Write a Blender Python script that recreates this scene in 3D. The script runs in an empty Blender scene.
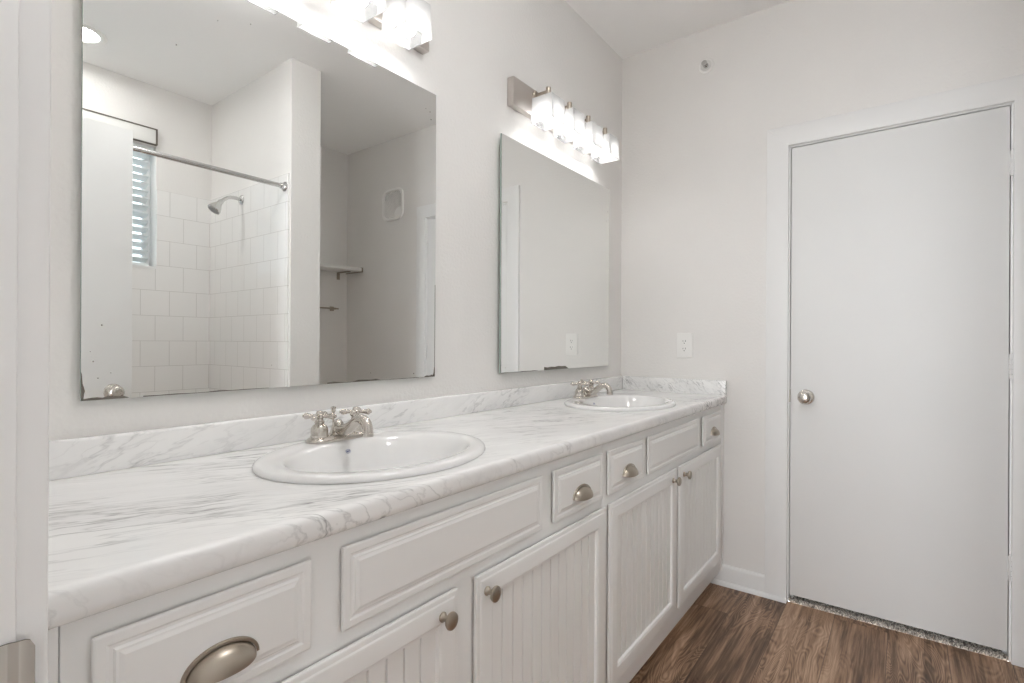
import bpy, bmesh, math, random
from mathutils import Vector, Matrix
random.seed(4)
PI = math.pi
S = bpy.context.scene
COL = S.collection

# ------------------------------------------------------------------ camera, world, exposure
CAM = Vector((-2.6434, -1.2428, 1.1721))
F_PX, YAW, PITCH, ROLL = 520.07, 37.0108, 0.0154, 0.307
cd = bpy.data.cameras.new('camera')
cam = bpy.data.objects.new('camera', cd); COL.objects.link(cam)
cd.sensor_fit = 'HORIZONTAL'; cd.sensor_width = 36.0
cd.lens = F_PX / 1024 * 36.0
cd.clip_start = 0.02
ya, pi_, ro = math.radians(YAW), math.radians(PITCH), math.radians(ROLL)
fw = Vector((math.cos(ya)*math.cos(pi_), math.sin(ya)*math.cos(pi_), math.sin(pi_)))
rt = Vector((math.sin(ya), -math.cos(ya), 0)); up = rt.cross(fw)
r2 = rt*math.cos(ro) + up*math.sin(ro); u2 = up*math.cos(ro) - rt*math.sin(ro)
M = Matrix((r2, u2, -fw)).transposed().to_4x4(); M.translation = CAM
cam.matrix_world = M
S.camera = cam

w = bpy.data.worlds.new('sky'); S.world = w; w.use_nodes = True
bg = w.node_tree.nodes['Background']
bg.inputs[0].default_value = (0.925, 0.965, 1.0, 1); bg.inputs[1].default_value = 9.8

S.view_settings.view_transform = 'Standard'; S.view_settings.look = 'None'
S.view_settings.gamma = 1.0; S.view_settings.use_curve_mapping = False
S.view_settings.exposure = 0.14
BULB = 38.0          # strength of the vanity bulbs
DOWN = 74.0          # strength of the recessed lamp
HXE, HY0, HY1 = -6.5, -1.61, .09
DX, DY = -1.65, -.95
FILL = 32.0          # strength of the added, unseen ceiling fill lamp
try:
    S.cycles.max_bounces = 20; S.cycles.diffuse_bounces = 12; S.cycles.glossy_bounces = 8
    S.cycles.transmission_bounces = 8; S.cycles.transparent_max_bounces = 12
except Exception:
    pass

# ------------------------------------------------------------------ materials
def new_mat(name):
    m = bpy.data.materials.new(name); m.use_nodes = True
    nt = m.node_tree
    return m, nt, nt.nodes['Principled BSDF']

def N(nt, kind, **kw):
    n = nt.nodes.new(kind)
    for k, v in kw.items():
        if k in n.inputs.keys():
            n.inputs[k].default_value = v
        else:
            setattr(n, k, v)
    return n

def L(nt, a, b): nt.links.new(a, b)

def math_n(nt, op, a, b=None, c=None):
    n = nt.nodes.new('ShaderNodeMath'); n.operation = op
    for i, v in enumerate((a, b, c)):
        if v is None: continue
        if isinstance(v, (int, float)): n.inputs[i].default_value = v
        else: L(nt, v, n.inputs[i])
    return n.outputs[0]

def add_bump(nt, bsdf, scale, strength, dist=0.002, detail=3):
    tc = N(nt, 'ShaderNodeTexCoord'); nz = N(nt, 'ShaderNodeTexNoise', Scale=scale, Detail=detail)
    L(nt, tc.outputs['Object'], nz.inputs['Vector'])
    bp = N(nt, 'ShaderNodeBump', Strength=strength, Distance=dist)
    L(nt, nz.outputs['Fac'], bp.inputs['Height']); L(nt, bp.outputs['Normal'], bsdf.inputs['Normal'])

def plain(name, col, rough=0.5, metal=0.0, bump=None, spec=0.5, vary=0.0, coat=0.0):
    m, nt, b = new_mat(name)
    b.inputs['Base Color'].default_value = (*col, 1); b.inputs['Roughness'].default_value = rough
    b.inputs['Metallic'].default_value = metal
    b.inputs['Specular IOR Level'].default_value = spec
    if coat: b.inputs['Coat Weight'].default_value = coat; b.inputs['Coat Roughness'].default_value = 0.05
    if vary:
        tc = N(nt, 'ShaderNodeTexCoord'); nz = N(nt, 'ShaderNodeTexNoise', Scale=3.0, Detail=4)
        L(nt, tc.outputs['Object'], nz.inputs['Vector'])
        cr = N(nt, 'ShaderNodeValToRGB')
        cr.color_ramp.elements[0].color = (*[c*(1-vary) for c in col], 1)
        cr.color_ramp.elements[1].color = (*[min(1, c*(1+vary)) for c in col], 1)
        cr.color_ramp.elements[0].position = .3; cr.color_ramp.elements[1].position = .7
        L(nt, nz.outputs['Fac'], cr.inputs['Fac']); L(nt, cr.outputs['Color'], b.inputs['Base Color'])
    if bump: add_bump(nt, b, *bump)
    return m

WALL = plain('wall_paint', (.826, .813, .797), .62, bump=(95, .45, .003), vary=.012, spec=.3)
HALLP = plain('hall_paint', (.56, .55, .54), .7, vary=.02)  # greyed so the unseen hall walls bounce less light onto the jamb
CEIL = plain('ceiling_paint', (.95, .95, .948), .8, bump=(80, .12, .002), spec=.2)
TRIM = plain('trim_paint', (.845, .847, .845), .38, bump=(30, .05, .001))
DOORP = plain('door_paint', (.805, .807, .803), .55, bump=(60, .06, .001), vary=.01)
CAB = plain('cabinet_paint', (.90, .903, .898), .40, bump=(40, .05, .001), vary=.012)
GAP = plain('cabinet_inside', (.25, .23, .2), .8, vary=.1)
GAP_SHADOW = plain('gap_shadow', (.20, .165, .13), .8, vary=.1)  # dark paint behind the front edges, standing in for shadow in the gap
GROOVE_SHADOW = plain('groove_shadow', (.27, .255, .235), .6, vary=.06)  # groove bottoms coloured dark to deepen their shadow
NICKEL = plain('brushed_nickel', (.62, .585, .54), .21, 1.0, bump=(150, .04, .001))
NICKEL_DK = plain('satin_nickel', (.43, .38, .32), .33, 1.0, bump=(150, .05, .001))
PLATE = plain('nickel_plate', (.64, .60, .57), .36, 1.0, bump=(90, .04, .001))
CHROME = plain('chrome', (.66, .66, .65), .18, 1.0, vary=.02)
PORC = plain('porcelain', (.86, .86, .86), .08, coat=.6, vary=.004)
PLASTIC = plain('white_plastic', (.89, .885, .87), .35, vary=.004)
DARK = plain('dark_slot', (.05, .05, .05), .6, vary=.1)
EDGE_DARK = plain('dark_edge', (.16, .14, .12), .5, vary=.1)  # plain dark colour for the strip around the valance board
BLIND = plain('blind_slat', (.80, .84, .84), .4, vary=.01)
BLUE = plain('blue_mark', (.25, .28, .45), .4, vary=.05)
WHITESH = plain('shelf_white', (.82, .82, .80), .4, vary=.01)
SPOT = plain('desilvered_patch', (.16, .14, .12), .55, vary=.4)
BRASSY = plain('strike_metal', (.50, .47, .43), .2, 1.0, vary=.06)
GLASS_EDGE = plain('glass_edge', (.38, .47, .44), .15, vary=.05)
CARPET = plain('carpet_fibre', (.36, .33, .29), .95, bump=(300, .6, .004), vary=.25)

def mirror_mat():
    m, nt, b = new_mat('mirror_silver')
    b.inputs['Base Color'].default_value = (.90, .91, .90, 1); b.inputs['Metallic'].default_value = 1
    b.inputs['Roughness'].default_value = 0.0
    return m
MIRROR = mirror_mat()

def emit(name, col, s):
    m = bpy.data.materials.new(name); m.use_nodes = True; nt = m.node_tree
    nt.nodes.remove(nt.nodes['Principled BSDF'])
    e = N(nt, 'ShaderNodeEmission'); e.inputs[0].default_value = (*col, 1); e.inputs[1].default_value = s
    L(nt, e.outputs[0], nt.nodes['Material Output'].inputs[0])
    return m
BULBM = emit('bulb_glow', (1.0, .985, .965), BULB)
FILLM = emit('fill_glow', (1.0, .998, .99), FILL)
DOWNM = emit('downlight_glow', (1.0, .985, .965), DOWN)

def shade_mat(name, col, tl, tpf):
    m = bpy.data.materials.new(name); m.use_nodes = True; nt = m.node_tree
    nt.nodes.remove(nt.nodes['Principled BSDF'])
    tr = N(nt, 'ShaderNodeBsdfTranslucent'); tr.inputs[0].default_value = (col, col, col, 1)
    di = N(nt, 'ShaderNodeBsdfDiffuse'); di.inputs[0].default_value = (col, col, col, 1)
    tp = N(nt, 'ShaderNodeBsdfTransparent'); tp.inputs[0].default_value = (.95, .95, .95, 1)
    gl = N(nt, 'ShaderNodeBsdfGlossy'); gl.inputs['Roughness'].default_value = .15
    m1 = N(nt, 'ShaderNodeMixShader'); m1.inputs[0].default_value = tl
    L(nt, di.outputs[0], m1.inputs[1]); L(nt, tr.outputs[0], m1.inputs[2])
    m2 = N(nt, 'ShaderNodeMixShader'); m2.inputs[0].default_value = tpf
    L(nt, m1.outputs[0], m2.inputs[1]); L(nt, tp.outputs[0], m2.inputs[2])
    fr = N(nt, 'ShaderNodeFresnel'); fr.inputs[0].default_value = 1.3
    m3 = N(nt, 'ShaderNodeMixShader'); L(nt, fr.outputs[0], m3.inputs[0])
    L(nt, m2.outputs[0], m3.inputs[1]); L(nt, gl.outputs[0], m3.inputs[2])
    L(nt, m3.outputs[0], nt.nodes['Material Output'].inputs[0])
    return m
SHADE = shade_mat('frosted_glass', .86, .30, .30)
SHADE_IN = shade_mat('dimmed_inner_glass', .22, .5, .55)  # same white glass, inner faces darkened to hold down the bulb glare

PT = .50     # glass tint put in to dim the strong sky behind the window
def pane_mat():
    m = bpy.data.materials.new('window_glass'); m.use_nodes = True; nt = m.node_tree
    nt.nodes.remove(nt.nodes['Principled BSDF'])
    tp = N(nt, 'ShaderNodeBsdfTransparent'); tp.inputs[0].default_value = (PT, PT*1.05, PT*1.09, 1); gl = N(nt, 'ShaderNodeBsdfGlossy'); gl.inputs['Roughness'].default_value = .02
    fr = N(nt, 'ShaderNodeFresnel'); fr.inputs[0].default_value = 1.45
    mx = N(nt, 'ShaderNodeMixShader'); L(nt, fr.outputs[0], mx.inputs[0])
    L(nt, tp.outputs[0], mx.inputs[1]); L(nt, gl.outputs[0], mx.inputs[2])
    L(nt, mx.outputs[0], nt.nodes['Material Output'].inputs[0])
    return m
PANE = pane_mat()

def tile_mat():
    m, nt, b = new_mat('shower_tile')
    g = N(nt, 'ShaderNodeNewGeometry'); sp = N(nt, 'ShaderNodeSeparateXYZ'); L(nt, g.outputs['Position'], sp.inputs[0])
    u = math_n(nt, 'ADD', sp.outputs[0], sp.outputs[1]); u = math_n(nt, 'ADD', u, 10.1475)
    v = math_n(nt, 'ADD', sp.outputs[2], 10 * .155 - 2.095 + .155 * 4)
    cb = N(nt, 'ShaderNodeCombineXYZ'); L(nt, u, cb.inputs[0]); L(nt, v, cb.inputs[1])
    br = N(nt, 'ShaderNodeTexBrick', Scale=1.0)
    br.offset = .5; br.inputs['Brick Width'].default_value = .155; br.inputs['Row Height'].default_value = .155
    br.inputs['Mortar Size'].default_value = .0016; br.inputs['Mortar Smooth'].default_value = .3
    br.inputs['Color1'].default_value = (.895, .89, .88, 1); br.inputs['Color2'].default_value = (.885, .88, .87, 1)
    br.inputs['Mortar'].default_value = (.66, .65, .63, 1)
    L(nt, cb.outputs[0], br.inputs['Vector']); L(nt, br.outputs['Color'], b.inputs['Base Color'])
    b.inputs['Roughness'].default_value = .12
    bp = N(nt, 'ShaderNodeBump', Strength=.5, Distance=.002); bp.invert = True
    L(nt, br.outputs['Fac'], bp.inputs['Height']); L(nt, bp.outputs['Normal'], b.inputs['Normal'])
    return m
TILE = tile_mat()

def marble_mat(name='marble_laminate', ang=26.0, dens=1.35, tilt=14.0):
    m, nt, b = new_mat(name)
    g = N(nt, 'ShaderNodeNewGeometry')
    # warp
    nz = N(nt, 'ShaderNodeTexNoise', Scale=3.2, Detail=4, Roughness=.6)
    L(nt, g.outputs['Position'], nz.inputs['Vector'])
    sub = N(nt, 'ShaderNodeVectorMath', operation='SUBTRACT'); L(nt, nz.outputs['Color'], sub.inputs[0]); sub.inputs[1].default_value = (.5, .5, .5)
    sc = N(nt, 'ShaderNodeVectorMath', operation='SCALE'); L(nt, sub.outputs[0], sc.inputs[0]); sc.inputs['Scale'].default_value = .05
    ad = N(nt, 'ShaderNodeVectorMath', operation='ADD'); L(nt, g.outputs['Position'], ad.inputs[0]); L(nt, sc.outputs[0], ad.inputs[1])
    mp = N(nt, 'ShaderNodeMapping'); mp.vector_type = 'TEXTURE'
    mp.inputs['Rotation'].default_value = (math.radians(tilt), 0, math.radians(-ang)); mp.inputs['Scale'].default_value = (.85, .100, .30)
    L(nt, ad.outputs[0], mp.inputs['Vector'])
    def vein(scale, width, lo):
        n1 = N(nt, 'ShaderNodeTexNoise', Scale=scale, Detail=5, Roughness=.55); L(nt, mp.outputs[0], n1.inputs['Vector'])
        d = math_n(nt, 'ABSOLUTE', math_n(nt, 'SUBTRACT', n1.outputs['Fac'], .5))
        r = N(nt, 'ShaderNodeMapRange'); r.inputs['From Min'].default_value = 0; r.inputs['From Max'].default_value = width
        r.inputs['To Min'].default_value = 1; r.inputs['To Max'].default_value = 0
        L(nt, d, r.inputs['Value'])
        return math_n(nt, 'POWER', r.outputs[0], 1.6)
    v1 = vein(2.0, .026, 0); v2 = vein(4.4, .040, 0)
    msk = N(nt, 'ShaderNodeTexNoise', Scale=4.2, Detail=2); L(nt, ad.outputs[0], msk.inputs['Vector'])
    mr = N(nt, 'ShaderNodeMapRange'); mr.inputs['From Min'].default_value = .41; mr.inputs['From Max'].default_value = .68
    L(nt, msk.outputs['Fac'], mr.inputs['Value'])
    a = math_n(nt, 'MULTIPLY', v1, math_n(nt, 'MULTIPLY_ADD', mr.outputs[0], .62, .05))
    c = math_n(nt, 'MULTIPLY', v2, math_n(nt, 'MULTIPLY_ADD', mr.outputs[0], .34, .03))
    tot = math_n(nt, 'MINIMUM', math_n(nt, 'ADD', a, c), 1.0)
    cl = N(nt, 'ShaderNodeTexNoise', Scale=1.3, Detail=4); L(nt, mp.outputs[0], cl.inputs['Vector'])
    cr = N(nt, 'ShaderNodeValToRGB'); cr.color_ramp.elements[0].position = .35; cr.color_ramp.elements[1].position = .65
    cr.color_ramp.elements[0].color = (.84, .84, .84, 1); cr.color_ramp.elements[1].color = (.925, .925, .92, 1)
    L(nt, cl.outputs['Fac'], cr.inputs['Fac'])
    mx = N(nt, 'ShaderNodeMix', data_type='RGBA'); L(nt, math_n(nt, 'MULTIPLY', tot, dens), mx.inputs['Factor'])
    L(nt, cr.outputs['Color'], mx.inputs[6]); mx.inputs[7].default_value = (.26, .26, .265, 1)
    L(nt, mx.outputs[2], b.inputs['Base Color'])
    b.inputs['Roughness'].default_value = .15
    return m
MARBLE = marble_mat()

def floor_mat():
    m, nt, b = new_mat('plank_floor')
    W = .185; LEN = 1.22
    g = N(nt, 'ShaderNodeNewGeometry'); sp = N(nt, 'ShaderNodeSeparateXYZ'); L(nt, g.outputs['Position'], sp.inputs[0])
    yy = math_n(nt, 'DIVIDE', math_n(nt, 'ADD', sp.outputs[1], 10 * W + .825 - 4 * W + .0), W)
    row = math_n(nt, 'FLOOR', yy); fy = math_n(nt, 'FRACT', yy)
    wn = N(nt, 'ShaderNodeTexWhiteNoise', noise_dimensions='1D'); L(nt, row, wn.inputs['W'])
    xx = math_n(nt, 'ADD', math_n(nt, 'DIVIDE', sp.outputs[0], LEN), math_n(nt, 'MULTIPLY', wn.outputs['Value'], 7.3))
    ix = math_n(nt, 'FLOOR', xx); fx = math_n(nt, 'FRACT', xx)
    pid = math_n(nt, 'ADD', math_n(nt, 'MULTIPLY', row, 13.7), math_n(nt, 'MULTIPLY', ix, 5.31))
    pw = N(nt, 'ShaderNodeTexWhiteNoise', noise_dimensions='1D'); L(nt, pid, pw.inputs['W'])
    # grain coordinates, shifted per plank
    cb = N(nt, 'ShaderNodeCombineXYZ')
    L(nt, math_n(nt, 'ADD', sp.outputs[0], math_n(nt, 'MULTIPLY', pw.outputs['Value'], 31.0)), cb.inputs[0])
    L(nt, math_n(nt, 'ADD', sp.outputs[1], math_n(nt, 'MULTIPLY', pw.outputs['Value'], 17.0)), cb.inputs[1])
    mpa = N(nt, 'ShaderNodeMapping'); mpa.inputs['Scale'].default_value = (1.5, 6.0, 1); L(nt, cb.outputs[0], mpa.inputs['Vector'])
    n0 = N(nt, 'ShaderNodeTexNoise', Scale=1.5, Detail=2, Roughness=.45, Distortion=.6); L(nt, mpa.outputs[0], n0.inputs['Vector'])
    # cathedral figure: fine contour lines of the smooth field, only in patches
    ring = math_n(nt, 'SINE', math_n(nt, 'MULTIPLY', n0.outputs['Fac'], 190.0))
    ring = math_n(nt, 'MULTIPLY_ADD', ring, .5, .5)
    mk = N(nt, 'ShaderNodeTexNoise', Scale=2.6, Detail=1); L(nt, cb.outputs[0], mk.inputs['Vector'])
    mkr = N(nt, 'ShaderNodeMapRange'); mkr.inputs['From Min'].default_value = .42; mkr.inputs['From Max'].default_value = .62; L(nt, mk.outputs['Fac'], mkr.inputs['Value'])
    ring = math_n(nt, 'MULTIPLY', math_n(nt, 'SUBTRACT', ring, .5), mkr.outputs[0])
    mpb = N(nt, 'ShaderNodeMapping'); mpb.inputs['Scale'].default_value = (2.2, 62.0, 1); L(nt, cb.outputs[0], mpb.inputs['Vector'])
    n1 = N(nt, 'ShaderNodeTexNoise', Scale=1.6, Detail=6, Roughness=.72, Distortion=.25); L(nt, mpb.outputs[0], n1.inputs['Vector'])
    mpc = N(nt, 'ShaderNodeMapping'); mpc.inputs['Scale'].default_value = (1.1, 10.0, 1); L(nt, cb.outputs[0], mpc.inputs['Vector'])
    n2 = N(nt, 'ShaderNodeTexNoise', Scale=1.5, Detail=3, Roughness=.5, Distortion=.8); L(nt, mpc.outputs[0], n2.inputs['Vector'])
    mpd = N(nt, 'ShaderNodeMapping'); mpd.inputs['Scale'].default_value = (1.4, 24.0, 1); L(nt, cb.outputs[0], mpd.inputs['Vector'])
    n3 = N(nt, 'ShaderNodeTexNoise', Scale=1.4, Detail=3, Roughness=.6, Distortion=.5); L(nt, mpd.outputs[0], n3.inputs['Vector'])
    t = math_n(nt, 'MULTIPLY_ADD', ring, .17, -.42)
    t = math_n(nt, 'ADD', t, math_n(nt, 'MULTIPLY', n1.outputs['Fac'], .75))
    t = math_n(nt, 'ADD', t, math_n(nt, 'MULTIPLY', n2.outputs['Fac'], .75))
    t = math_n(nt, 'ADD', t, math_n(nt, 'MULTIPLY', n3.outputs['Fac'], .60))
    t = math_n(nt, 'ADD', t, math_n(nt, 'MULTIPLY_ADD', pw.outputs['Value'], .16, -.08))
    cr = N(nt, 'ShaderNodeValToRGB'); e = cr.color_ramp.elements
    e[0].position = .34; e[0].color = (.055, .031, .019, 1)
    e[1].position = .94; e[1].color = (.60, .415, .285, 1)
    k = e.new(.52); k.color = (.165, .096, .058, 1)
    k = e.new(.68); k.color = (.33, .205, .130, 1)
    L(nt, t, cr.inputs['Fac'])
    ed = math_n(nt, 'MINIMUM', fy, math_n(nt, 'SUBTRACT', 1.0, fy))
    ed = math_n(nt, 'LESS_THAN', ed, .009)
    ex = math_n(nt, 'LESS_THAN', fx, .0016)
    seam = math_n(nt, 'MAXIMUM', ed, ex)
    mx = N(nt, 'ShaderNodeMix', data_type='RGBA'); L(nt, math_n(nt, 'MULTIPLY', seam, .55), mx.inputs['Factor'])
    L(nt, cr.outputs['Color'], mx.inputs[6]); mx.inputs[7].default_value = (.03, .017, .01, 1)
    L(nt, mx.outputs[2], b.inputs['Base Color'])
    b.inputs['Roughness'].default_value = .42; b.inputs['Specular IOR Level'].default_value = .4
    bp = N(nt, 'ShaderNodeBump', Strength=.12, Distance=.001)
    L(nt, n1.outputs['Fac'], bp.inputs['Height']); L(nt, bp.outputs['Normal'], b.inputs['Normal'])
    return m
FLOORM = floor_mat()

# ------------------------------------------------------------------ mesh helpers
def add_box(bm, x0, x1, y0, y1, z0, z1, bev=0.0, seg=2):
    vs = [bm.verts.new((x, y, z)) for x in (x0, x1) for y in (y0, y1) for z in (z0, z1)]
    q = [(0, 1, 3, 2), (4, 6, 7, 5), (0, 4, 5, 1), (2, 3, 7, 6), (0, 2, 6, 4), (1, 5, 7, 3)]
    fs = [bm.faces.new([vs[i] for i in f]) for f in q]
    if bev > 0:
        es = list({e for f in fs for e in f.edges})
        bmesh.ops.bevel(bm, geom=es, offset=bev, segments=seg, profile=.5, affect='EDGES', clamp_overlap=True)

def frame_of(d):
    d = Vector(d).normalized()
    a = Vector((0, 0, 1)) if abs(d.z) < .9 else Vector((1, 0, 0))
    u = d.cross(a).normalized(); v = d.cross(u).normalized()
    return d, u, v

def add_lathe(bm, prof, org, d, seg=28, su=1.0, sv=1.0):
    """prof: [(radius, height along d)]"""
    d, u, v = frame_of(d); org = Vector(org); rings = []
    for r, h in prof:
        if r < 1e-6: rings.append([bm.verts.new(org + d*h)])
        else: rings.append([bm.verts.new(org + d*h + u*(su*r*math.cos(2*PI*k/seg)) + v*(sv*r*math.sin(2*PI*k/seg))) for k in range(seg)])
    for a, b in zip(rings, rings[1:]):
        for k in range(seg):
            k2 = (k+1) % seg
            if len(a) == 1 and len(b) == 1: continue
            if len(a) == 1: bm.faces.new((a[0], b[k], b[k2]))
            elif len(b) == 1: bm.faces.new((a[k], b[0], a[k2]))
            else: bm.faces.new((a[k], b[k], b[k2], a[k2]))
    for rg, flip in ((rings[0], 0), (rings[-1], 1)):
        if len(rg) > 2: bm.faces.new(rg if flip else rg[::-1])

def add_tube(bm, pts, rad, seg=14):
    pts = [Vector(p) for p in pts]; n = len(pts)
    rads = rad if isinstance(rad, (list, tuple)) else [rad]*n
    t0 = (pts[1]-pts[0]).normalized(); _, u, v = frame_of(t0); rings = []
    for i, p in enumerate(pts):
        t = (pts[min(i+1, n-1)] - pts[max(i-1, 0)]).normalized()
        u = (u - t*u.dot(t)).normalized(); v = t.cross(u)
        rings.append([bm.verts.new(p + u*(rads[i]*math.cos(2*PI*k/seg)) + v*(rads[i]*math.sin(2*PI*k/seg))) for k in range(seg)])
    for a, b in zip(rings, rings[1:]):
        for k in range(seg):
            bm.faces.new((a[k], a[(k+1) % seg], b[(k+1) % seg], b[k]))
    bm.faces.new(rings[0][::-1]); bm.faces.new(rings[-1])

def smooth_path(pts, n=6):
    """Catmull-Rom through pts"""
    P = [Vector(p) for p in pts]; P = [2*P[0]-P[1]] + P + [2*P[-1]-P[-2]]; out = []
    for i in range(1, len(P)-2):
        for k in range(n):
            t = k/n
            out.append(.5*((2*P[i]) + (-P[i-1]+P[i+1])*t + (2*P[i-1]-5*P[i]+4*P[i+1]-P[i+2])*t*t + (-P[i-1]+3*P[i]-3*P[i+1]+P[i+2])*t**3))
    out.append(P[-2]); return out

def add_prism(bm, poly, axis, a0, a1):
    """poly of 2-D points extruded along axis 'x','y','z' (the other two in order)"""
    def pt(p, a):
        if axis == 'x': return (a, p[0], p[1])
        if axis == 'y': return (p[0], a, p[1])
        return (p[0], p[1], a)
    A = [bm.verts.new(pt(p, a0)) for p in poly]; B = [bm.verts.new(pt(p, a1)) for p in poly]
    n = len(poly)
    for k in range(n): bm.faces.new((A[k], A[(k+1) % n], B[(k+1) % n], B[k]))
    bm.faces.new(A[::-1]); bm.faces.new(B)

def add_loops(bm, x0, x1, z0, z1, yb, loops, fill=True, back=True, dark=0):
    """nested rectangles facing -Y: loops [(inset, height out of yb)]"""
    R = []; n0 = len(bm.faces)
    for i, h in loops:
        R.append([bm.verts.new(p) for p in ((x0+i, yb-h, z0+i), (x1-i, yb-h, z0+i), (x1-i, yb-h, z1-i), (x0+i, yb-h, z1-i))])
    for a, b in zip(R, R[1:]):
        for k in range(4): bm.faces.new((a[k], a[(k+1) % 4], b[(k+1) % 4], b[k]))
    if fill: bm.faces.new(R[-1])
    if back: bm.faces.new(R[0][::-1])
    for k, f in enumerate(list(bm.faces)[n0:]):
        if k < dark*4: f.material_index = 1

def obj(name, bm, mat, parent=None, angle=32, org=(0, 0, 0), world=True):
    """links bm as ONE mesh object; geometry is given in world space, origin moved to the root's base"""
    bmesh.ops.recalc_face_normals(bm, faces=bm.faces)
    base = Vector(org)
    if parent is not None:
        base = Vector((0, 0, 0)); p = parent
        while p is not None: base += p.location; p = p.parent
    if world:
        bmesh.ops.translate(bm, verts=bm.verts, vec=-base)
    me = bpy.data.meshes.new(name); bm.to_mesh(me); bm.free()
    for m in (mat if isinstance(mat, (list, tuple)) else [mat]): me.materials.append(m)
    me.polygons.foreach_set('use_smooth', [True]*len(me.polygons))
    me.set_sharp_from_angle(angle=math.radians(angle))
    o = bpy.data.objects.new(name, me); COL.objects.link(o)
    if parent is not None: o.parent = parent
    elif world: o.location = org
    return o

def tag(o, label=None, cat=None, group=None, kind=None):
    if label: o['label'] = label
    if cat: o['category'] = cat
    if group: o['group'] = group
    if kind: o['kind'] = kind
    return o

def empty(name, loc, label, cat, group=None, kind=None):
    o = bpy.data.objects.new(name, None); COL.objects.link(o); o.location = loc; o.empty_display_size = .05
    return tag(o, label, cat, group, kind)

def copy_tree(o, parent=None):
    c = o.copy(); COL.objects.link(c)
    if parent is not None: c.parent = parent
    for ch in list(o.children): copy_tree(ch, c)
    return c

def boxes(name, lst, mat, parent=None, bev=0.0, org=(0, 0, 0)):
    bm = bmesh.new()
    for b in lst: add_box(bm, *b, bev)
    return obj(name, bm, mat, parent, org=org)

# ------------------------------------------------------------------ room shell
H = 2.729
XN = -2.5585            # room face of the wall the camera's doorway is in
YB, YB2 = -2.465, -2.515
XP1, XP2, YP = -1.090, -.911, -1.488
def struct(name, lst, mat, label, cat):
    return tag(boxes(name, lst, mat), label, cat, kind='structure')

struct('floor', [(HXE, 0.0, -2.75, .1, -.05, 0)], FLOORM, 'brown wood plank floor of the bathroom', 'floor')
struct('ceiling', [(-2.67, .1, -2.75, .1, H, H+.08)], CEIL, 'flat white bathroom ceiling', 'ceiling')
struct('wall_left', [(-2.67, .1, 0, .1, 0, H)], WALL, 'textured off-white wall behind the two mirrors', 'wall')
DY0, DY1, DT = -1.556, -.829, 2.0595       # jamb opening of the far door
struct('wall_far', [(0, .1, -2.62, DY0-.018, 0, H), (0, .1, DY1+.018, 0, 0, H), (0, .1, DY0-.018, DY1+.018, DT+.018, H)],
       WALL, 'off-white wall around the closed white door', 'wall')
OY0, OY1, OT = -1.450, -.733, 2.066        # doorway the camera stands in
struct('wall_near', [(XN-.115, XN, -2.62, OY0-.018, 0, H), (XN-.115, XN, OY1+.018, 0, 0, H), (XN-.115, XN, OY0-.018, OY1+.018, OT+.018, H)],
       WALL, 'wall around the open doorway at the near left edge', 'wall')
WX0, WX1, WZ0, WZ1 = -2.16, -1.41, 1.607, 2.36
struct('wall_back', [(XN, WX0, YB-.15, YB, 0, H), (WX1, XP1, YB-.15, YB, 0, H), (WX0, WX1, YB-.15, YB, 0, WZ0), (WX0, WX1, YB-.15, YB, WZ1, H),
                     (XP2, 0, YB2-.1, YB2, 0, H)], WALL, 'white back wall of the shower and alcove seen in the large mirror', 'wall')
struct('wall_partition', [(XP1, XP2, YB2-.1, YP, 0, H)], WALL, 'white partition wall end between shower and alcove, seen in the large mirror', 'wall')
TT = 2.095
struct('wall_tile', [(XN, WX0, YB, YB+.010, .4, TT), (WX1, XP1, YB, YB+.010, .4, TT), (WX0, WX1, YB, YB+.010, .4, WZ0)], TILE,
       'white square tiles on the shower back wall below the window', 'wall tile')
struct('wall_tile_side', [(XP1-.010, XP1, YB+.010, -1.505, .4, TT)], TILE, 'white square tiles on the shower side wall behind the shower head', 'wall tile')

# unseen hall outside the doorway; its open far end is added for fill light
struct('wall_hall', [(HXE, XN-.115, -1.72, -1.62, 0, H), (HXE, XN-.115, .1, .2, 0, H)], HALLP, 'unseen hall walls outside the open doorway', 'wall')
struct('wall_hall_end', [(HXE-.1, HXE, -1.72, HY0, 0, H), (HXE-.1, HXE, HY1, .2, 0, H)], WALL, 'unseen hall end wall beside the added fill-light opening', 'wall')
struct('ceiling_hall', [(HXE, -2.67, -1.72, .2, H, H+.08)], CEIL, 'unseen white hall ceiling outside the doorway', 'ceiling')
def portal(name, loc, rot, sx, sy):
    l = bpy.data.lights.new(name, 'AREA'); l.shape = 'RECTANGLE'; l.size = sx; l.size_y = sy
    l.cycles.is_portal = True
    o = bpy.data.objects.new(name, l); COL.objects.link(o); o.location = loc; o.rotation_euler = rot
portal('hall_fill', (HXE+.01, (HY0+HY1)/2, H/2), (0, -PI/2, 0), H, HY1-HY0)
portal('window_daylight', (-1.785, -2.60, 1.98), (PI/2, 0, 0), .74, .74)

# closet behind the far door
bm = bmesh.new(); add_box(bm, .1, 1.0, -1.75, -.65, 0, 2.4); bm.faces.ensure_lookup_table()
bmesh.ops.delete(bm, geom=[f for f in bm.faces if f.calc_center_median().x < .101], context='FACES_ONLY')
tag(obj('wall_closet', bm, WALL), 'closet walls behind the far white door', 'wall', kind='structure')

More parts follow.
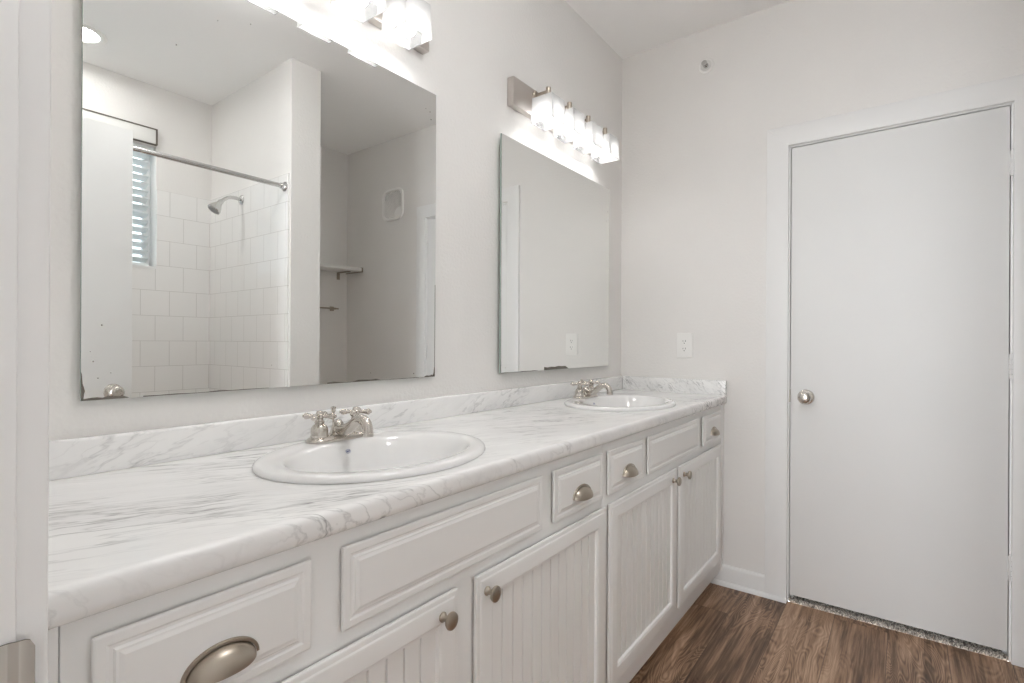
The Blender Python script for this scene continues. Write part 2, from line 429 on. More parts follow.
# far door: trim, jamb, slab
CO, CI = .7324, .8231           # casing edges on the left side (-y)
RO, RI = 1.6525, 1.5620         # and on the right side
def casing(bm, y_in, y_out, x0, x1, zt_in, zt_out, y_in2, y_out2, x_face):
    """three-sided flat casing with eased edges, in the wall plane"""
    add_prism(bm, [(y_in, 0), (y_out, 0), (y_out, zt_out), (y_in, zt_in)], 'x', x0, x1)
    add_prism(bm, [(y_in2, 0), (y_out2, 0), (y_out2, zt_out), (y_in2, zt_in)], 'x', x0, x1)
    add_prism(bm, [(y_in, zt_in), (y_out, zt_out), (y_out2, zt_out), (y_in2, zt_in)], 'x', x0, x1)
    es = [e for e in bm.edges if abs(e.verts[0].co.x-e.verts[1].co.x) < 1e-6 and abs(e.verts[0].co.x-x_face) < 1e-6 and
          not (abs(e.verts[0].co.y-e.verts[1].co.y) > .01 and abs(e.verts[0].co.z-e.verts[1].co.z) > .01) and max(v.co.z for v in e.verts) > .01]
    bmesh.ops.bevel(bm, geom=es, offset=.003, segments=2, profile=.5, affect='EDGES', clamp_overlap=True)
t = empty('trim_1', (0, -1.19, 0), 'white door casing around the closed door', 'door casing', kind='structure')
bm = bmesh.new(); casing(bm, -CI, -CO, -.017, 0, 2.0655, 2.1564, -RI, -RO, -.017); obj('casing', bm, TRIM, t)
boxes('jamb', [(0, .1, DY0-.018, DY0, 0, DT), (0, .1, DY1, DY1+.018, 0, DT), (0, .1, DY0-.018, DY1+.018, DT, DT+.018),
               (.042, .08, DY0, DY0+.012, 0, DT-.012), (.042, .08, DY1-.012, DY1, 0, DT-.012), (.042, .08, DY0, DY1, DT-.012, DT)], TRIM, t)
boxes('strike_plate', [(-.001, .030, DY1-.0015, DY1+.0005, .905, .962)], NICKEL_DK, t)

def door_knob(parent, org, d, mat=NICKEL, s=1.0):
    bm = bmesh.new()
    add_lathe(bm, [(.0, 0), (.032, 0), (.0335, .003), (.031, .007), (.022, .010), (.014, .012)], org, d, 36)
    r = obj('rosette', bm, mat, parent)
    bm = bmesh.new()
    add_lathe(bm, [(.0115, .010), (.0115, .024), (.016, .029), (.0235, .035), (.0275, .043), (.0275, .050), (.0245, .058), (.019, .0625), (.012, .0645), (.0, .0655)], org, d, 36)
    add_lathe(bm, [(.004, .0640), (.0045, .0668), (.0, .0668)], org, d, 12)
    return obj('door_knob', bm, mat, parent)

SL0, SL1, SB, ST = -1.5529, -.8321, .0335, 2.0556
d1 = empty('door_1', (.0175, -1.19, SB), 'closed flat white slab door with round nickel knob', 'door', kind='structure')
boxes('slab', [(0.001, .036, SL0, SL1, SB, ST)], DOORP, d1, bev=.0015)
door_knob(d1, (.001, -.8945, .932), (-1, 0, 0))
for z in (1.840, 1.090, .347):
    bm = bmesh.new()
    for k in range(5):
        z0 = z - .046 + k*.0186
        add_lathe(bm, [(.0, z0), (.0062, z0), (.0068, z0+.001), (.0068, z0+.0172), (.0062, z0+.018), (.0, z0+.018)], (-.0060, -1.5585, 0), (0, 0, 1), 14)
    add_lathe(bm, [(.0, z+.047), (.0045, z+.047), (.003, z+.051), (.0, z+.052)], (-.0060, -1.5585, 0), (0, 0, 1), 12)
    add_box(bm, -.001, .001, -1.5585, -1.5535, z-.045, z+.045)
    obj('hinge', bm, TRIM, d1)
o = boxes('door_stop_bolt', [(.010, .028, SL1, SL1+.0028, .915, .950)], DARK, d1); o.name = 'latch_bolt'

# carpet behind the far door: short pile at the threshold
bm = bmesh.new(); add_box(bm, .008, .55, DY0+.001, DY1-.001, -.01, .004)
for i in range(1500):
    x = .001 + random.random()**1.6*.09; y = random.uniform(DY0+.003, DY1-.003); r = random.uniform(.0024, .0040); h = random.uniform(.006, .017)
    p0 = Vector((x, y, .001)); p1 = p0 + Vector((random.uniform(-.008, .004), random.uniform(-.011, .011), h))
    add_tube(bm, [p0, (p0+p1)/2 + Vector((random.uniform(-.002, .002), 0, 0)), p1], [r, r*1.1, r*.5], 5)
def carpet_mat():
    m, nt, b = new_mat('carpet_pile')
    g = N(nt, 'ShaderNodeNewGeometry'); cr = N(nt, 'ShaderNodeValToRGB')
    cr.color_ramp.elements[0].color = (.16, .14, .12, 1); cr.color_ramp.elements[1].color = (.85, .80, .73, 1)
    L(nt, g.outputs['Random Per Island'], cr.inputs['Fac']); L(nt, cr.outputs['Color'], b.inputs['Base Color'])
    b.inputs['Roughness'].default_value = .95
    return m
tag(obj('carpet', bm, carpet_mat()), 'grey carpet pile showing under the closed door', 'carpet', kind='stuff')

# baseboard between vanity and casing
bm = bmesh.new()
add_prism(bm, [(0, 0), (-.013, 0), (-.013, .080), (-.009, .090), (-.004, .095), (0, .095)], 'y', -CO, -.46) if False else None
prof = [(0, 0), (-.014, 0), (-.014, .082), (-.011, .090), (-.006, .095), (0, .095)]
def base_run(bm, prof, y0, y1):
    A = [bm.verts.new((p[0], y0, p[1])) for p in prof]; B = [bm.verts.new((p[0], y1, p[1])) for p in prof]
    n = len(prof)
    for k in range(n): bm.faces.new((A[k], A[(k+1) % n], B[(k+1) % n], B[k]))
    bm.faces.new(A[::-1]); bm.faces.new(B)
base_run(bm, prof, -CO-.0005, -.463)
b_ = obj('baseboard_far', bm, TRIM); tag(b_, 'white baseboard between the vanity and the door casing', 'baseboard', kind='structure')
bm = bmesh.new()
base_run(bm, [(-.0145, 0), (-.029, 0), (-.0285, .006), (-.026, .012), (-.021, .017), (-.0145, .019)], -.823, -.463)
tag(obj('trim_2', bm, TRIM), 'white quarter-round shoe moulding along the floor beside the door', 'moulding', kind='structure')

# near doorway: jamb, casing, strike plate
t = empty('trim_3', (XN, -1.04, 0), 'white casing and jamb of the open doorway at the left edge', 'door casing', kind='structure')
bm = bmesh.new(); casing(bm, OY1+.004, OY1+.094, XN, XN+.0188, OT+.004, OT+.094, OY0-.004, OY0-.094, XN+.0188); obj('casing', bm, TRIM, t)
bm = bmesh.new()
add_box(bm, XN-.115, XN, OY1, OY1+.018, 0, OT+.018, .002); add_box(bm, XN-.115, XN, OY0-.018, OY0, 0, OT+.018, .002)
add_box(bm, XN-.115, XN, OY0, OY1, OT, OT+.018, .002)
add_box(bm, XN-.085, XN-.045, OY1-.011, OY1, 0, OT, .002)
add_box(bm, XN-.085, XN-.045, OY0, OY0+.011, 0, OT, .002)
obj('jamb', bm, TRIM, t)
# strike: flat plate with a curled, rounded lip, screwed to the jamb
bm = bmesh.new(); zc = .927; nu, nv = 20, 14; grid = []; x_a, x_b = XN-.044, XN+.0095
for i in range(nu+1):
    x = x_a + (x_b-x_a)*i/nu; row = []; hw = .0285
    for c in (x-x_a, x_b-x):                      # rounded corners
        if c < .007: hw = min(hw, .0285-.007 + math.sqrt(max(0, .007**2-(.007-c)**2)))
    q = max(0, x-(XN-.004)); dy = 9.0*q*q         # lip curls away from the opening
    for j in range(nv+1): row.append((x, OY1-.0016+dy*0.4-.0022*min(1, q/.004), zc + hw*(2*j/nv-1)))
    grid.append(row)
for off in (0, .0012):
    V = [[bm.verts.new((p[0], p[1]-off, p[2])) for p in row] for row in grid]
    for i in range(nu):
        for j in range(nv):
            if 4 <= i <= 9 and 4 <= j <= 9: continue       # latch hole
            bm.faces.new((V[i][j], V[i+1][j], V[i+1][j+1], V[i][j+1]))
obj('strike_plate', bm, BRASSY, t)

# open door, seen in the large mirror
d2 = empty('door_2', (-2.20, -1.430, .030), 'open white slab door reflected at the left of the large mirror', 'door', kind='structure')
boxes('slab', [(-2.553, -1.8495, -1.447, -1.412, .030, 2.0605)], DOORP, d2, bev=.0015)
door_knob(d2, (-1.916, -1.412, .955), (0, 1, 0))
boxes('latch_plate', [(-1.8497, -1.8480, -1.442, -1.418, .927, .983)], NICKEL, d2)

# ------------------------------------------------------------------ vanity cabinets
YF = -.537                     # face-frame plane
def raised_front(name, parent, x0, x1, z0, z1):
    bm = bmesh.new()
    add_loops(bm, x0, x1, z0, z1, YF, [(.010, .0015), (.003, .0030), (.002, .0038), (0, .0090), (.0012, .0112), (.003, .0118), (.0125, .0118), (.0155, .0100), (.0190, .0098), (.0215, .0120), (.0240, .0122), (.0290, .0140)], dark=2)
    return obj(name, bm, [CAB, GAP_SHADOW], parent, angle=12)

def cup_pull(parent, x, z, A=.043, B=.027, D=.025):
    bm = bmesh.new(); y0 = YF - .0140; n, m = 28, 12
    def dome(a, b, d, zoff=0.0):
        g = []
        for j in range(m+1):
            s = j/m*PI/2           # 0 = rim on the drawer, pi/2 = crest
            row = []
            for i in range(n+1):
                f = PI*i/n
                row.append(bm.verts.new((x + a*math.cos(f)*math.cos(s)**.85, y0 - d*math.sin(s) , z + zoff + b*math.sin(f)*math.cos(s)**.85 - 0.003*math.sin(s))))
            g.append(row)
        return g
    o_ = dome(A, B, D); i_ = dome(A-.002, B-.002, D-.002)
    for g in (o_, i_):
        for j in range(m):
            for i in range(n):
                if j == m-1: bm.faces.new((g[j][i], g[j][i+1], g[j+1][i+1]))
                else: bm.faces.new((g[j][i], g[j][i+1], g[j+1][i+1], g[j+1][i]))
    # close lower edge between shells
    for e in (0, n):
        for j in range(m): bm.faces.new((o_[j][e], o_[j+1][e], i_[j+1][e], i_[j][e]))
    # flange on the drawer face
    fl = []
    for (a, b, h) in ((A+.0005, B+.0005, .0035), (A+.004, B+.004, .0035), (A+.005, B+.005, .0015), (A+.005, B+.005, 0.0)):
        fl.append([bm.verts.new((x + a*math.cos(PI*i/n), y0 - h, z + b*math.sin(PI*i/n))) for i in range(n+1)])
    for a, b in zip(fl, fl[1:]):
        for i in range(n): bm.faces.new((a[i], a[i+1], b[i+1], b[i]))
    return obj('cup_pull', bm, NICKEL_DK, parent, angle=50)

def cab_knob(parent, x, z):
    bm = bmesh.new()
    add_lathe(bm, [(0, 0), (.0095, 0), (.0098, .0025), (.0075, .005), (.0058, .009), (.0062, .014), (.0105, .018), (.0155, .0205), (.0168, .0235), (.0160, .0265), (.0115, .0292), (.006, .0302), (.0, .0305)],
              (x, YF-.0165, z), (0, -1, 0), 28, .92, 1.0)
    return obj('knob', bm, NICKEL_DK, parent)

def cab_door(parent, x0, x1, z0, z1, kx, kz):
    bm = bmesh.new(); fw_ = .056
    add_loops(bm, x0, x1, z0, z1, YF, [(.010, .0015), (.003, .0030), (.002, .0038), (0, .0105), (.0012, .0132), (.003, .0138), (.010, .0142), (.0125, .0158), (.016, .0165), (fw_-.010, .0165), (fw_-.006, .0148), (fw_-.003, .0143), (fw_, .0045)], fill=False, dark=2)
    dr = obj('door', bm, [CAB, GAP_SHADOW], parent, angle=12)
    # beadboard: vertical boards parted by V grooves with a bead
    bm = bmesh.new(); a, b = x0+fw_-.002, x1-fw_+.002; n = max(3, round((b-a)/.0385)); pit = (b-a)/n; pr = []
    for k in range(n):
        s = a + k*pit
        if k: pr += [(s-.0024, .0075), (s-.0013, .0030), (s+.0013, .0030), (s+.0024, .0075)]
        else: pr += [(s, .0075)]
    pr.append((b, .0075))
    lo = [bm.verts.new((p[0], YF-p[1], z0+fw_-.002)) for p in pr]; hi = [bm.verts.new((p[0], YF-p[1], z1-fw_+.002)) for p in pr]
    for k in range(len(pr)-1):
        f = bm.faces.new((lo[k], lo[k+1], hi[k+1], hi[k]))
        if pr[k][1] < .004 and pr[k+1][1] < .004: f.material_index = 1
    obj('beadboard_panel', bm, [CAB, GROOVE_SHADOW], dr, angle=10)
    cab_knob(dr, kx, kz)
    return dr

def vanity(x0, x1, fill_l, fill_r, d_a, ff, d_b, doors, label):
    v = empty('vanity_cabinet', ((x0+x1)/2, -.27, 0), label, 'cabinet', 'white vanity cabinets under the marble counter')
    bm = bmesh.new()
    add_box(bm, x0, x0+.016, -.513, -.003, .085, .874); add_box(bm, x1-.016, x1, -.513, -.003, .085, .874)
    add_box(bm, x0+.016, x1-.016, -.513, -.003, .085, .101); add_box(bm, x0+.016, x1-.016, -.012, -.003, .101, .874)
    obj('carcass', bm, CAB, v)
    # face frame: solid rails and stiles
    bm = bmesh.new()
    add_box(bm, x0, x1, YF, -.513, .070, .876, .0012)
    obj('face_frame', bm, CAB, v)
    boxes('toe_kick', [(x0, x1, -.466, -.450, .0, .085)], CAB, v)
    if fill_l: boxes('filler_strip', [(fill_l, x0-.0015, YF-.001, -.513, .0, .876)], CAB, v, bev=.001)
    if fill_r: boxes('filler_strip', [(x1+.0012, fill_r, YF-.006, -.513, .070, .876)], CAB, v, bev=.001)
    for (a, b) in (d_a, d_b):
        if a is None: continue
        dr = raised_front('drawer', v, a, b, .719, .850)
        cup_pull(dr, (a+b)/2 + .002, .757)
    raised_front('false_front', v, ff[0], ff[1], .719, .850)
    for (a, b, kx) in doors: cab_door(v, a, b, .140, .691, kx, .655)
    return v
vanity(-2.492, -1.2655, -2.556, None, (-2.468, -2.208), (-2.155, -1.594), (-1.543, -1.280),
       ((-2.468, -1.895, -1.941), (-1.840, -1.266, -1.811)), 'white beadboard vanity cabinet nearest the open doorway, under the first sink')
vanity(-1.2643, -.018, None, -.002, (-1.243, -.978), (-.944, -.395), (-.338, -.057),
       ((-1.236, -.668, -.722), (-.640, -.065, -.603)), 'white beadboard vanity cabinet against the door wall, under the far sink')

# ------------------------------------------------------------------ countertop
SX = (-1.889, -.650); SY = -.3028; SA, SBb = .266, .217
ZT, ZBOT, YN = .917, .876, -.558
def ell(cx, cy, a, b, z, n=72): return [(cx + a*math.cos(2*PI*k/n), cy + b*math.sin(2*PI*k/n), z) for k in range(n)]
ct = empty('countertop', (-1.27, -.28, ZBOT), 'continuous white marble-patterned countertop with grey veins over the vanity', 'countertop')
bm = bmesh.new(); xa, xb = -2.555, -.001
R = (ZT-ZBOT)/2
def sgn_pow(v, p): return math.copysign(abs(v)**p, v)
arc = [(YN+.016 - .016*abs(math.sin(a))**.62, ZBOT+R + R*sgn_pow(math.cos(a), .62)) for a in [PI*k/22 for k in range(23)]]      # top -> nose -> bottom
yt = arc[0][0]
def plate(z, ys):
    es = []; outer = [bm.verts.new(p) for p in ((xa, -.001, z), (xb, -.001, z), (xb, ys, z), (xa, ys, z))]
    holes = []
    for k in range(4): es.append(bm.edges.new((outer[k], outer[(k+1) % 4])))
    for sx in SX:
        h = [bm.verts.new(p) for p in ell(sx, SY-.004, SA-.024, SBb-.024, z)]
        for k in range(len(h)): es.append(bm.edges.new((h[k], h[(k+1) % len(h)])))
        holes.append(h)
    bmesh.ops.triangle_fill(bm, use_beauty=True, edges=es)
    return outer, holes
to, th = plate(ZT, yt); bo, bh = plate(ZBOT, yt)
for A, B in zip(th, bh):
    for k in range(len(A)): bm.faces.new((A[k], A[(k+1) % len(A)], B[(k+1) % len(A)], B[k]))
La = [to[3]] + [bm.verts.new((xa, y, z)) for y, z in arc[1:-1]] + [bo[3]]
Lb = [to[2]] + [bm.verts.new((xb, y, z)) for y, z in arc[1:-1]] + [bo[2]]
for k in range(len(La)-1): bm.faces.new((La[k], Lb[k], Lb[k+1], La[k+1]))
bm.faces.new((to[0], to[1], bo[1], bo[0]))
bm.faces.new([to[0]] + [bo[0]] + La[::-1]); bm.faces.new([to[1]] + Lb + [bo[1]])
obj('worktop', bm, MARBLE, ct, angle=30)
bm = bmesh.new(); add_box(bm, xa, xb, -.021, -.001, ZT-.001, .988, .006, 3); obj('backsplash', bm, marble_mat('marble_backsplash', 20, .75, -40.0), ct)
bm = bmesh.new(); add_box(bm, -.021, xb, YN+.001, -.0215, ZT-.001, .988, .002, 2); obj('side_splash', bm, marble_mat('marble_side_splash', 12, 1.35, -48.0), ct)

# ------------------------------------------------------------------ sinks
def make_sink(cx, label):
    s = empty('sink', (cx, SY, ZT), label, 'sink', 'oval drop-in sinks')
    bm = bmesh.new(); fy = -.020
    prof = [(SA-.034, SBb-.034, 0, -.012), (SA-.030, SBb-.030, 0, .0005), (SA-.002, SBb-.002, 0, .0005), (SA, SBb, 0, .004), (SA-.002, SBb-.002, 0, .009), (SA-.007, SBb-.007, 0, .013), (SA-.014, SBb-.014, 0, .0145),
            (SA-.020, SBb-.020, 0, .0146), (SA-.042, SBb-.054, fy, .0142), (SA-.047, SBb-.060, fy, .0110), (SA-.051, SBb-.064, fy, .006), (SA-.055, SBb-.069, fy, .000), (SA-.064, SBb-.078, fy, -.020), (SA-.078, SBb-.090, fy, -.055), (SA-.103, SBb-.108, fy, -.090),
            (SA-.150, SBb-.140, fy, -.118), (SA-.205, SBb-.175, fy, -.131), (.028, .026, fy, -.137)]
    rings = [[bm.verts.new(p) for p in ell(cx, SY+o, a, b, ZT+z, 72)] for a, b, o, z in prof]
    # underside shell, a little below
    for A, B in zip(rings, rings[1:]):
        n = len(A)
        for k in range(n): bm.faces.new((A[k], A[(k+1) % n], B[(k+1) % n], B[k]))
    bm.faces.new(rings[-1])
    obj('basin', bm, PORC, s, angle=60)
    bm = bmesh.new()
    add_lathe(bm, [(.0, -.1355), (.012, -.1355), (.016, -.134), (.0165, -.1365), (.022, -.1365), (.026, -.1335), (.0275, -.1355), (.027, -.139)], (cx, SY+fy, ZT), (0, 0, 1), 28)
    obj('drain', bm, NICKEL, s)
    # small blue maker's oval with an illegible squiggle on the back of the bowl
    bm = bmesh.new()
    a1, b1 = SA-.0595, SBb-.0735; th0 = math.radians(88.5)
    def on(th, z):   # point on bowl wall
        k = (0 - z)/.020; a = SA-.055-.009*k; b = SBb-.069-.009*k
        return Vector((cx + a*math.cos(th), SY+fy + b*math.sin(th) , ZT+z)) + Vector((0, -.0008, .0004))
    ov = [on(th0 + .030*math.cos(t), -.010 + .0042*math.sin(t)) for t in [2*PI*k/24 for k in range(25)]]
    add_tube(bm, ov, .0005, 6)
    sq = [on(th0 + .020*(k/8-1), -.010 + .0016*math.sin(k*1.9)) for k in range(17)]
    add_tube(bm, sq, .0006, 6)
    obj('maker_mark', bm, BLUE, s)
    return s
s1 = make_sink(SX[0], 'white oval drop-in sink below the large mirror, nearer the camera')
s2 = copy_tree(s1); s2.location.x = SX[1]; tag(s2, 'white oval drop-in sink near the door wall, below the mirror next to the corner')

# ------------------------------------------------------------------ faucets
def make_faucet(cx, label):
    cy = -.137; z0 = ZT+.0147
    f = empty('faucet', (cx, cy, z0), label, 'faucet', 'nickel cross-handle faucets')
    def P(x, y, z): return (cx+x, cy+y, z0+z)
    def stadium(hl, r, z, n=12):
        out = []
        for k in range(n+1): a = -PI/2 + PI*k/n; out.append(P(hl + r*math.cos(a), r*math.sin(a), z))
        for k in range(n+1): a = PI/2 + PI*k/n; out.append(P(-hl + r*math.cos(a), r*math.sin(a), z))
        return out
    bm = bmesh.new(); rings = []
    for hl, r, z in ((.055, .0270, .000), (.055, .0277, .003), (.055, .0267, .006), (.054, .0238, .0095), (.053, .0190, .0125), (.052, .0150, .0145)):
        rings.append([bm.verts.new(p) for p in stadium(hl, r, z)])
    n = len(rings[0])
    for A, B in zip(rings, rings[1:]):
        for k in range(n): bm.faces.new((A[k], A[(k+1) % n], B[(k+1) % n], B[k]))
    bm.faces.new(rings[0][::-1]); bm.faces.new(rings[-1])
    obj('base_plate', bm, NICKEL, f, angle=40)
    for sx, rot in ((-.051, 37), (.051, 32)):
        bm = bmesh.new()
        add_lathe(bm, [(.0, .012), (.0205, .012), (.0208, .015), (.0195, .017), (.0198, .026), (.0188, .034), (.0150, .040), (.0105, .0430), (.0105, .0450), (.012, .0465), (.012, .0485), (.0095, .050), (.008, .058), (.0, .058)], P(sx, 0, 0), (0, 0, 1), 28)
        vb = obj('valve_body', bm, NICKEL, f)
        bm = bmesh.new(); zh = .0615
        add_lathe(bm, [(.0, -.0065), (.0075, -.0065), (.0105, -.004), (.0115, .0), (.0105, .004), (.0085, .0065), (.0075, .010), (.006, .012), (.0, .013)], P(sx, 0, zh), (0, 0, 1), 24)
        for q in range(4):
            a = math.radians(-rot - 16 + 90*q); d = Vector((math.cos(a), math.sin(a), 0))
            add_lathe(bm, [(.0, .006), (.0060, .006), (.0046, .012), (.0050, .020), (.0068, .027), (.0078, .031), (.0075, .034), (.0052, .036), (.0040, .037), (.0040, .0385), (.003, .0398), (.0, .0402)], P(sx, 0, zh), d, 16)
        obj('cross_handle', bm, NICKEL, vb)
    # spout
    bm = bmesh.new()
    add_lathe(bm, [(.0, .010), (.020, .010), (.0205, .013), (.0185, .020), (.0165, .030), (.0120, .040), (.0075, .047), (.0, .049)], P(0, .000, 0), (0, 0, 1), 28)
    path = smooth_path([P(0, .002, .026), P(0, -.020, .0245), P(0, -.042, .030), (P(0, -.062, .043)), P(0, -.080, .0540), P(0, -.096, .0560), P(0, -.108, .0495), P(0, -.1145, .0380), P(0, -.1160, .0270)], 6)
    nP = len(path); add_tube(bm, path, [.0165 - .0045*min(1, k/(nP*.5)) for k in range(nP)], 18)
    sp = obj('spout', bm, NICKEL, f, angle=50)
    bm = bmesh.new(); add_lathe(bm, [(.0, 0), (.0105, 0), (.0128, -.001), (.0132, -.007), (.0122, -.011), (.010, -.011), (.010, -.009), (.0, -.009)], P(0, -.1160, .0300), (0, 0, 1), 22)
    obj('aerator', bm, NICKEL, sp)
    bm = bmesh.new()
    add_lathe(bm, [(.0, .012), (.0024, .012), (.0026, .062), (.0045, .064), (.0055, .067), (.0055, .071), (.0068, .074), (.0064, .077), (.0, .0785)], P(0, .020, 0), (0, 0, 1), 16)
    obj('lift_rod', bm, NICKEL, f)
    return f
f1 = make_faucet(SX[0]+.007, 'brushed nickel cross-handle faucet on the nearer sink below the large mirror')
f2 = copy_tree(f1); f2.location.x = SX[1]+.007; tag(f2, 'brushed nickel cross-handle faucet on the far sink beside the door wall')

# ------------------------------------------------------------------ mirrors
def make_mirror(x0, x1, z0, z1, yf, label, patches, specks):
    m = empty('mirror', ((x0+x1)/2, -.002, z0), label, 'mirror', 'frameless wall mirrors')
    bm = bmesh.new(); add_box(bm, x0, x1, yf, yf+.006, z0, z1)
    bm.faces.ensure_lookup_table()
    for f in bm.faces: f.material_index = 0 if f.calc_center_median().y < yf+.0005 else 1
    obj('glass', bm, [MIRROR, GLASS_EDGE], m)
    boxes('backing', [(x0+.02, x1-.02, yf+.006, -.0005, z0+.02, z1-.02)], GAP, m)
    y = yf-.0004
    def thick(name, pts):
        bm = bmesh.new()
        A = [bm.verts.new((a, y, b)) for a, b in pts]; B = [bm.verts.new((a, yf-.00005, b)) for a, b in pts]; n = len(pts)
        bm.faces.new(A); bm.faces.new(B[::-1])
        for k in range(n): bm.faces.new((A[k], A[(k+1) % n], B[(k+1) % n], B[k]))
        tag(obj(name, bm, SPOT, m), 'dark worn spot in the mirror silvering')
    for p in patches: thick('desilvered_edge', p)
    for (a, b, r) in specks: thick('worn_spot', [(a + r*math.cos(2*PI*k/7), b + r*math.sin(2*PI*k/7)*1.1) for k in range(7)])
    return m
x0, x1, z0, z1 = -2.3521, -1.4344, 1.0567, 1.9783
def ragged(xa, xb, z, h0, h1, n=9):
    lo = [(xa + (xb-xa)*k/n, z) for k in range(n+1)]
    hi = [(xa + (xb-xa)*(n-k)/n, z + h0 + (h1-h0)*random.random()) for k in range(n+1)]
    hi[0] = (xb, z+.0008); return lo + hi
sp1 = [(x0 + (x1-x0)*a, z0 + (z1-z0)*b, r) for a, b, r in
       ((.034, .155, .0012), (.020, .080, .0015), (.028, .045, .0010), (.015, .10, .0008), (.05, .055, .0008), (.975, .905, .0018), (.97, .93, .0016),
        (.95, .935, .0012), (.90, .015, .0018), (.40, .06, .0009), (.34, .93, .0012), (.26, .90, .0010), (.72, .025, .0010), (.17, .80, .0012), (.185, .955, .0012))]
make_mirror(x0, x1, z0, z1, -.0152, 'large frameless mirror over the nearer sink, reflecting the shower',
            [ragged(x0, x0+.075, z0, .0025, .0065), [(x0, z0), (x0+.0035, z0), (x0+.0045, z0+.012), (x0+.0060, z0+.018), (x0+.0045, z0+.025), (x0+.0025, z0+.032), (x0+.0012, z0+.050), (x0, z0+.055)],
             ragged(x0+.10, x0+.36, z0, .0008, .003), ragged(x0+.52, x0+.70, z0, .0010, .006), ragged(x0+.70, x1-.07, z0, .0006, .0018), ragged(x1-.045, x1, z0, .002, .007),
             [(x1, z0), (x1, z0+.035), (x1-.003, z0+.03), (x1-.006, z0+.010), (x1-.010, z0+.004), (x1-.02, z0)],
             [(x1-.0022, z0), (x1, z0), (x1, z0+.30), (x1-.0012, z0+.30)]], sp1)
x0, x1, z0, z1 = -1.0945, -.1920, 1.0515, 1.9628
make_mirror(x0, x1, z0, z1, -.0210, 'frameless mirror next to the corner over the far sink, reflecting the outlet',
            [ragged(x0+.30, x0+.50, z0, .010, .015, 7), ragged(x0, x0+.25, z0, .0008, .003), [(x0, z0), (x0+.003, z0), (x0+.0018, z0+.5), (x0+.001, z1), (x0, z1)]],
            [(x1-.02, z1-.12, .0016), (x1-.03, z1-.17, .0012), (x0+.03, z0+.02, .0012)])

# ------------------------------------------------------------------ vanity lights
def make_light(cx, label):
    zs, ys = 2.048, -.095; hw = .398
    l = empty('vanity_light', (cx, 0, 2.148), label, 'light fixture', 'four-shade vanity lights')
    bm = bmesh.new(); add_box(bm, cx-hw, cx+hw, -.032, -.001, 2.093, 2.203, .0025); obj('back_plate', bm, PLATE, l)
    for k in range(4):
        x = cx + (k-1.5)*.1655
        bm = bmesh.new()
        add_lathe(bm, [(.0, 0), (.019, 0), (.0195, .002), (.016, .006), (.009, .008), (.0, .008)], (x, -.032, 2.182), (0, -1, 0), 24)
        add_tube(bm, [(x, -.034, 2.182), (x, -.060, 2.182), (x, ys-.004, 2.182)], .0058, 12)
        add_lathe(bm, [(.0, 2.150), (.017, 2.150), (.017, 2.1535), (.0105, 2.155), (.0105, 2.195), (.0095, 2.1965), (.0, 2.1965)], (x, ys, 0), (0, 0, 1), 24)
        arm = obj('arm', bm, NICKEL_DK, l)
        bm = bmesh.new()
        add_lathe(bm, [(.0, 2.148), (.016, 2.148), (.016, 2.112), (.0, 2.112)], (x, ys, 0), (0, 0, 1), 20)
        obj('socket', bm, PLASTIC, arm)
        # square frosted shade: walls and top of real thickness, open below
        bm = bmesh.new()
        a0, a1, th_ = .0505, .0470, .0035
        def sq(h, z): return [bm.verts.new(p) for p in ((x-h, ys-h, z), (x+h, ys-h, z), (x+h, ys+h, z), (x-h, ys+h, z))]
        R_ = [sq(a1-th_, 2.1445), sq(a0-th_, zs), sq(a0, zs), sq(a1, 2.1480)]
        for A, B in zip(R_, R_[1:]):
            for q in range(4): bm.faces.new((A[q], A[(q+1) % 4], B[(q+1) % 4], B[q]))
        bm.faces.new(R_[-1]); bm.faces.new(R_[0])
        bmesh.ops.recalc_face_normals(bm, faces=bm.faces)
        bm.faces.ensure_lookup_table()
        for q, f in enumerate(bm.faces): f.material_index = 1 if (q < 4 or q == 13) else 0
        obj('lamp_shade', bm, [SHADE, SHADE_IN], l, angle=20)
        bm = bmesh.new()
        add_lathe(bm, [(.0, 2.052), (.009, 2.0535), (.017, 2.058), (.022, 2.064), (.0245, 2.072), (.0235, 2.081), (.019, 2.092), (.0145, 2.102), (.0125, 2.112), (.0, 2.112)], (x, ys, 0), (0, 0, 1), 28)
        obj('bulb', bm, BULBM, l, angle=60)
    return l
l1 = make_light(-1.880, 'lit four-shade nickel bar light above the large mirror')
l2 = copy_tree(l1); l2.location.x = -.638; tag(l2, 'lit four-shade nickel bar light above the far mirror beside the corner')

# ------------------------------------------------------------------ things on the door wall
o_ = empty('wall_outlet', (0, -.3515, 1.1575), 'white duplex outlet on the door wall above the side splash', 'outlet')
bm = bmesh.new(); add_box(bm, -.007, 0, -.391, -.312, 1.0945, 1.2205, .0025, 3); obj('cover_plate', bm, PLASTIC, o_)
for zc_ in (1.1765, 1.1385):
    bm = bmesh.new(); pr = []
    for k in range(24):
        a = 2*PI*k/24; pr.append((-.3515 + .0172*math.cos(a), zc_ + max(-.0135, min(.0135, .0172*math.sin(a)))))
    add_prism(bm, pr, 'x', -.0086, -.006)
    rc = obj('receptacle', bm, PLASTIC, o_)
    bm = bmesh.new()
    add_box(bm, -.0090, -.0080, -.3515-.0072, -.3515-.0052, zc_-.001, zc_+.008); add_box(bm, -.0090, -.0080, -.3515+.0052, -.3515+.0072, zc_, zc_+.007)
    add_lathe(bm, [(.0, .0070), (.0024, .0070), (.0024, .0091), (.0, .0091)], (0, -.3515, zc_-.0075), (-1, 0, 0), 12)
    obj('slots', bm, DARK, rc)
